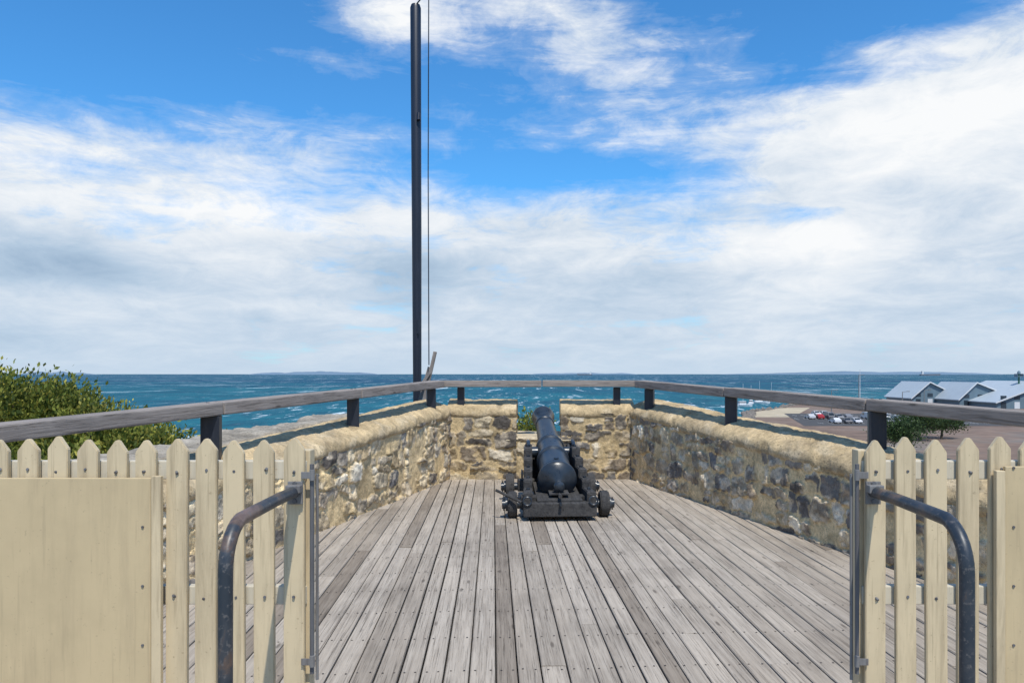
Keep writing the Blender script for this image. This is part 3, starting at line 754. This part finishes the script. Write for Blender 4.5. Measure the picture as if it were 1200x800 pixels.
# ---------------------------------------------------------------- cannon
cn=empty("cannon",(.215,8.42,0),math.atan(.061))
prof=[(-.27,0),(-.268,.03),(-.25,.058),(-.215,.07),(-.18,.06),(-.15,.036),(-.12,.034),(-.10,.06),(-.075,.12),(-.045,.165),(-.02,.195),(0,.218),(.018,.224),(.05,.224),(.065,.214),(.07,.199),(.1,.197),(.11,.204),(.13,.204),(.14,.195),(.36,.189),(.62,.181),(.63,.196),(.645,.201),(.68,.201),(.695,.195),(.70,.177),(1.0,.167),(1.12,.163),(1.13,.177),(1.145,.181),(1.17,.181),(1.185,.175),(1.19,.157),(1.6,.140),(2.15,.122),(2.16,.134),(2.175,.137),(2.195,.137),(2.21,.132),(2.215,.119),(2.3,.119),(2.42,.134),(2.52,.157),(2.56,.165),(2.59,.163),(2.605,.152),(2.61,.09),(2.61,.075),(2.2,.075),(2.2,.0)]
el_=math.asin(.225); res=48
V=[];F=[]
for (py,pr) in prof:
    for k in range(res):
        th=2*math.pi*k/res; V.append((pr*math.cos(th),py,pr*math.sin(th)))
for i in range(len(prof)-1):
    for k in range(res):
        F.append((i*res+k,(i+1)*res+k,(i+1)*res+(k+1)%res,i*res+(k+1)%res)[::-1])
bar=mesh_obj("barrel",V,F,M_iron,cn,True)
bar.data.set_sharp_from_angle(angle=math.radians(35))
BP=Vector((0,.32,.39)); bar.location=BP; bar.rotation_euler=(el_,0,0)
def onb(y,z=0,x=0): return BP+Vector((x,y*math.cos(el_)-z*math.sin(el_),y*math.sin(el_)+z*math.cos(el_)))
tp=onb(1.08,-.03)
tube("trunnions",[tp+Vector((-.34,0,0)),tp+Vector((.34,0,0))],.07,M_iron,cn,20)
tube("vent_patch",[onb(.2,.18),onb(.2,.204)],.03,M_iron,cn,12)
for s in (-1,1):
    th_=.10
    pf=[(-.02,.15),(1.62,.15),(1.66,.2),(1.66,.66),(1.60,.69),(1.52,.69),(1.45,.66),(1.33,.66),(1.26,.69),(1.10,.69),(1.08,.67),(1.08,.59),(.86,.59),(.84,.57),(.84,.49),(.60,.49),(.58,.47),(.58,.40),(.34,.40),(.32,.38),(.32,.31),(.0,.31),(-.02,.29)]
    n=len(pf)
    def cx(y): return .35-.08*(y/1.66)
    V=[]
    for side in (0,1):
        for (y,z) in pf: V.append((s*(cx(y)-th_/2+side*th_),y,z))
    F=[tuple(range(n)),tuple(range(2*n-1,n-1,-1))]+[(i,(i+1)%n,n+(i+1)%n,n+i)[::-1] for i in range(n)]
    bm=bmesh.new(); me=bpy.data.meshes.new("t"); me.from_pydata(V,[],F); bm.from_mesh(me); bmesh.ops.recalc_face_normals(bm,faces=bm.faces)
    bmesh.ops.bevel(bm,geom=[e for e in bm.edges],offset=.009,segments=2,affect='EDGES'); bm_obj("cheek",bm,M_carr,cn)
    for (y,z) in ((.16,.31),(.46,.40),(.72,.49),(.97,.59),(1.2,.69),(1.58,.69)):
        tube("bolt",[(s*cx(y),y,z-.01),(s*cx(y),y,z+.02)],.022,M_iron,cn,8)
    tube("cap_square",[(s*.285,1.24,.695),(s*.285,1.30,.725),(s*.285,1.40,.74),(s*.285,1.50,.725),(s*.285,1.56,.695)],.026,M_iron,cn,8)
    ring=[Vector((s*(cx(.95)+.075),.95+.05*math.cos(a),.38+.05*math.sin(a))) for a in np.linspace(0,6.28,17)]
    tube("side_ring",ring,.011,M_iron,cn,6)
    ring=[Vector((s*.36+.045*math.cos(a),-.10,.225+.045*math.sin(a))) for a in np.linspace(0,6.28,17)]
    tube("train_ring",ring,.01,M_iron,cn,6)
for (y,r,zc_) in ((.20,.145,.145),(1.42,.165,.165)):
    box("axle_tree",(0,y,zc_+.02),(.84,.16,.15),M_carr,cn,None,.012)
    for s in (-1,1):
        tube("axle_end",[(s*.40,y,zc_),(s*.63,y,zc_)],.05,M_iron,cn,14)
        bm=bmesh.new()
        bmesh.ops.create_cone(bm,cap_ends=True,segments=40,radius1=r,radius2=r,depth=.105)
        bmesh.ops.bevel(bm,geom=[e for e in bm.edges if len(e.link_faces)==2 and any(len(f.verts)>4 for f in e.link_faces)],offset=.014,segments=2,affect='EDGES')
        bmesh.ops.rotate(bm,cent=(0,0,0),matrix=Matrix.Rotation(math.pi/2,3,'Y'),verts=bm.verts)
        bmesh.ops.translate(bm,vec=(s*.515,y,zc_),verts=bm.verts); bm_obj("truck_wheel",bm,M_carr,cn)
        tube("hub",[(s*.565,y,zc_),(s*.59,y,zc_)],.075,M_iron,cn,16)
        tube("linch_pin",[(s*.61,y,zc_-.07),(s*.61,y,zc_+.07)],.009,M_iron,cn,6)
box("rear_transom",(0,-.01,.125),(.80,.16,.15),M_carr,cn,None,.012)
box("front_transom",(0,1.56,.40),(.44,.09,.38),M_carr,cn,None,.01)
box("stool_bed",(0,.48,.225),(.50,1.0,.06),M_carr,cn,Matrix.Rotation(.06,3,'X'),.01)
V=[(-.11,.05,.265),(.11,.05,.265),(.11,.62,.265),(-.11,.62,.265),(-.11,.05,.28),(.11,.05,.28),(.11,.62,.30),(-.11,.62,.30)]
mesh_obj("quoin",V,[(3,2,1,0),(4,5,6,7),(0,1,5,4),(1,2,6,5),(2,3,7,6),(3,0,4,7)],M_carr,cn)
tube("quoin_handle",[(0,.06,.275),(0,-.09,.27)],.018,M_carr,cn,8,[.014,.022])
tube("train_bolt",[(0,-.06,.20),(0,-.15,.19)],.016,M_iron,cn,8)
tube("handspike",[(-.42,-.02,.20),(-.70,.10,.32)],.016,M_carr,cn,8)

# ---------------------------------------------------------------- picket fences
def fence(name,xs,yf,panel,inner,sgn):
    e=empty(name,(0,0,0))
    for i,x in enumerate(xs):
        w=.078+random.uniform(-.003,.003); ht=1.357+random.uniform(-.008,.008)
        wob=random.uniform(-.004,.004); th=.021
        bm=bmesh.new()
        vs=[(-w/2,0,.03),(w/2,0,.03),(w/2,0,ht-.045+random.uniform(-.003,.003)),(.006,0,ht),(-.006,0,ht),(-w/2,0,ht-.045)]
        fr=[bm.verts.new((a,-th/2,c)) for a,b,c in vs]; bk=[bm.verts.new((a,th/2,c)) for a,b,c in vs]
        bm.faces.new(fr); bm.faces.new(bk[::-1]); n=len(vs)
        for k in range(n): bm.faces.new((fr[k],bk[k],bk[(k+1)%n],fr[(k+1)%n]))
        bmesh.ops.recalc_face_normals(bm,faces=bm.faces)
        bmesh.ops.bevel(bm,geom=list(bm.edges),offset=.0025,segments=2,affect='EDGES')
        lean=random.uniform(-.0035,.0035)
        for v in bm.verts: v.co.x+=v.co.z*lean; v.co.y+=i*3.7
        o=bm_obj("picket",bm,M_cream,e); o.location=(x,yf+wob-i*3.7,0)
        for zz in (1.235,.76,.28):
            tube("nail",[(x+random.uniform(-.012,.012),yf-th/2-.004,zz+random.uniform(-.01,.01)),(x,yf-.0,zz)],.0055,M_bar,e,8)
    x0,x1=min(xs)-.04,max(xs)+.04
    for zz in (1.235,.76,.28):
        beam("cross_rail",(x0,yf+.036,zz),(x1,yf+.036,zz),.04,.07,M_white,e,.004)
    if panel:
        a,b,top,yp=panel
        box("solid_panel",((a+b)/2,yp,(top+.05)/2),(abs(b-a),.016,top-.05),M_creamB,e,None,.003)
        for zz in np.arange(.15,top,.22):
            for xx in (a+.03*np.sign(b-a),b-.03*np.sign(b-a)):
                tube("screw",[(xx,yp-.012,zz),(xx,yp,zz)],.005,M_bar,e,8)
    xi=inner
    box("stile",(xi-sgn*.036,yf+.055,.68),(.045,.06,1.26),M_cream,e,None,.004)
    tube("steel_bar",[(xi,yf,.47),(xi,yf,1.26)],.008,M_bar,e,12)
    tube("steel_bar",[(xi+sgn*.014,yf+.02,.44),(xi+sgn*.014,yf+.02,1.22)],.006,M_galv,e,10)
    for zz in (.52,1.22):
        box("hinge_leaf",(xi-sgn*.018,yf-.016,zz),(.035,.005,.025),M_galv,e,None,.001)
        tube("hinge_knuckle",[(xi+sgn*.004,yf-.010,zz-.02),(xi+sgn*.004,yf-.010,zz+.02)],.010,M_galv,e,12)
    return e
random.seed(11)
xsL=[-.928-.1112*k for k in range(22)]
f1_=fence("picket_gate_fence",xsL,2.9,(-3.35,-1.452,1.212,2.872),-.862,1)
box("panel_batten",(-1.43,2.868,.62),(.036,.022,1.2),M_cream,f1_,None,.003)
xsR=[1.263+.1165*k for k in range(20)]
f2_=fence("picket_gate_fence",xsR,2.9,(1.735,3.5,1.255,2.872),1.197,-1)
box("panel_batten",(1.715,2.868,.63),(.034,.022,1.22),M_cream,f2_,None,.003)

def handrail(x,sx):
    e=empty("steel_handrail")
    pts=[(x,2.875,1.160),(x+sx*.004,2.7,1.160),(x+sx*.006,2.45,1.155)]
    R=.14; yc=2.40; zc=1.155-R
    for k in range(1,9):
        a=math.radians(90*k/8); pts.append((x+sx*.008,yc-R*math.sin(a),zc+R*math.cos(a)))
    pts.append((x+sx*.01,yc-R,-.12))
    tube("pipe",pts,.0215,M_pipe,e,20)
    box("wall_plate",(x,2.880,1.155),(.055,.012,.085),M_galv,e,None,.002)
    box("saddle",(x,2.862,1.172),(.055,.035,.03),M_galv,e,None,.004)
    for zz in (1.124,1.190): tube("bolt",[(x,2.868,zz),(x,2.88,zz)],.009,M_bar,e,6)
    tube("base_flange",[(x+sx*.01,yc-R,-.15),(x+sx*.01,yc-R,-.135)],.06,M_galv,e,16)
handrail(-.918,-1); handrail(1.248,1)
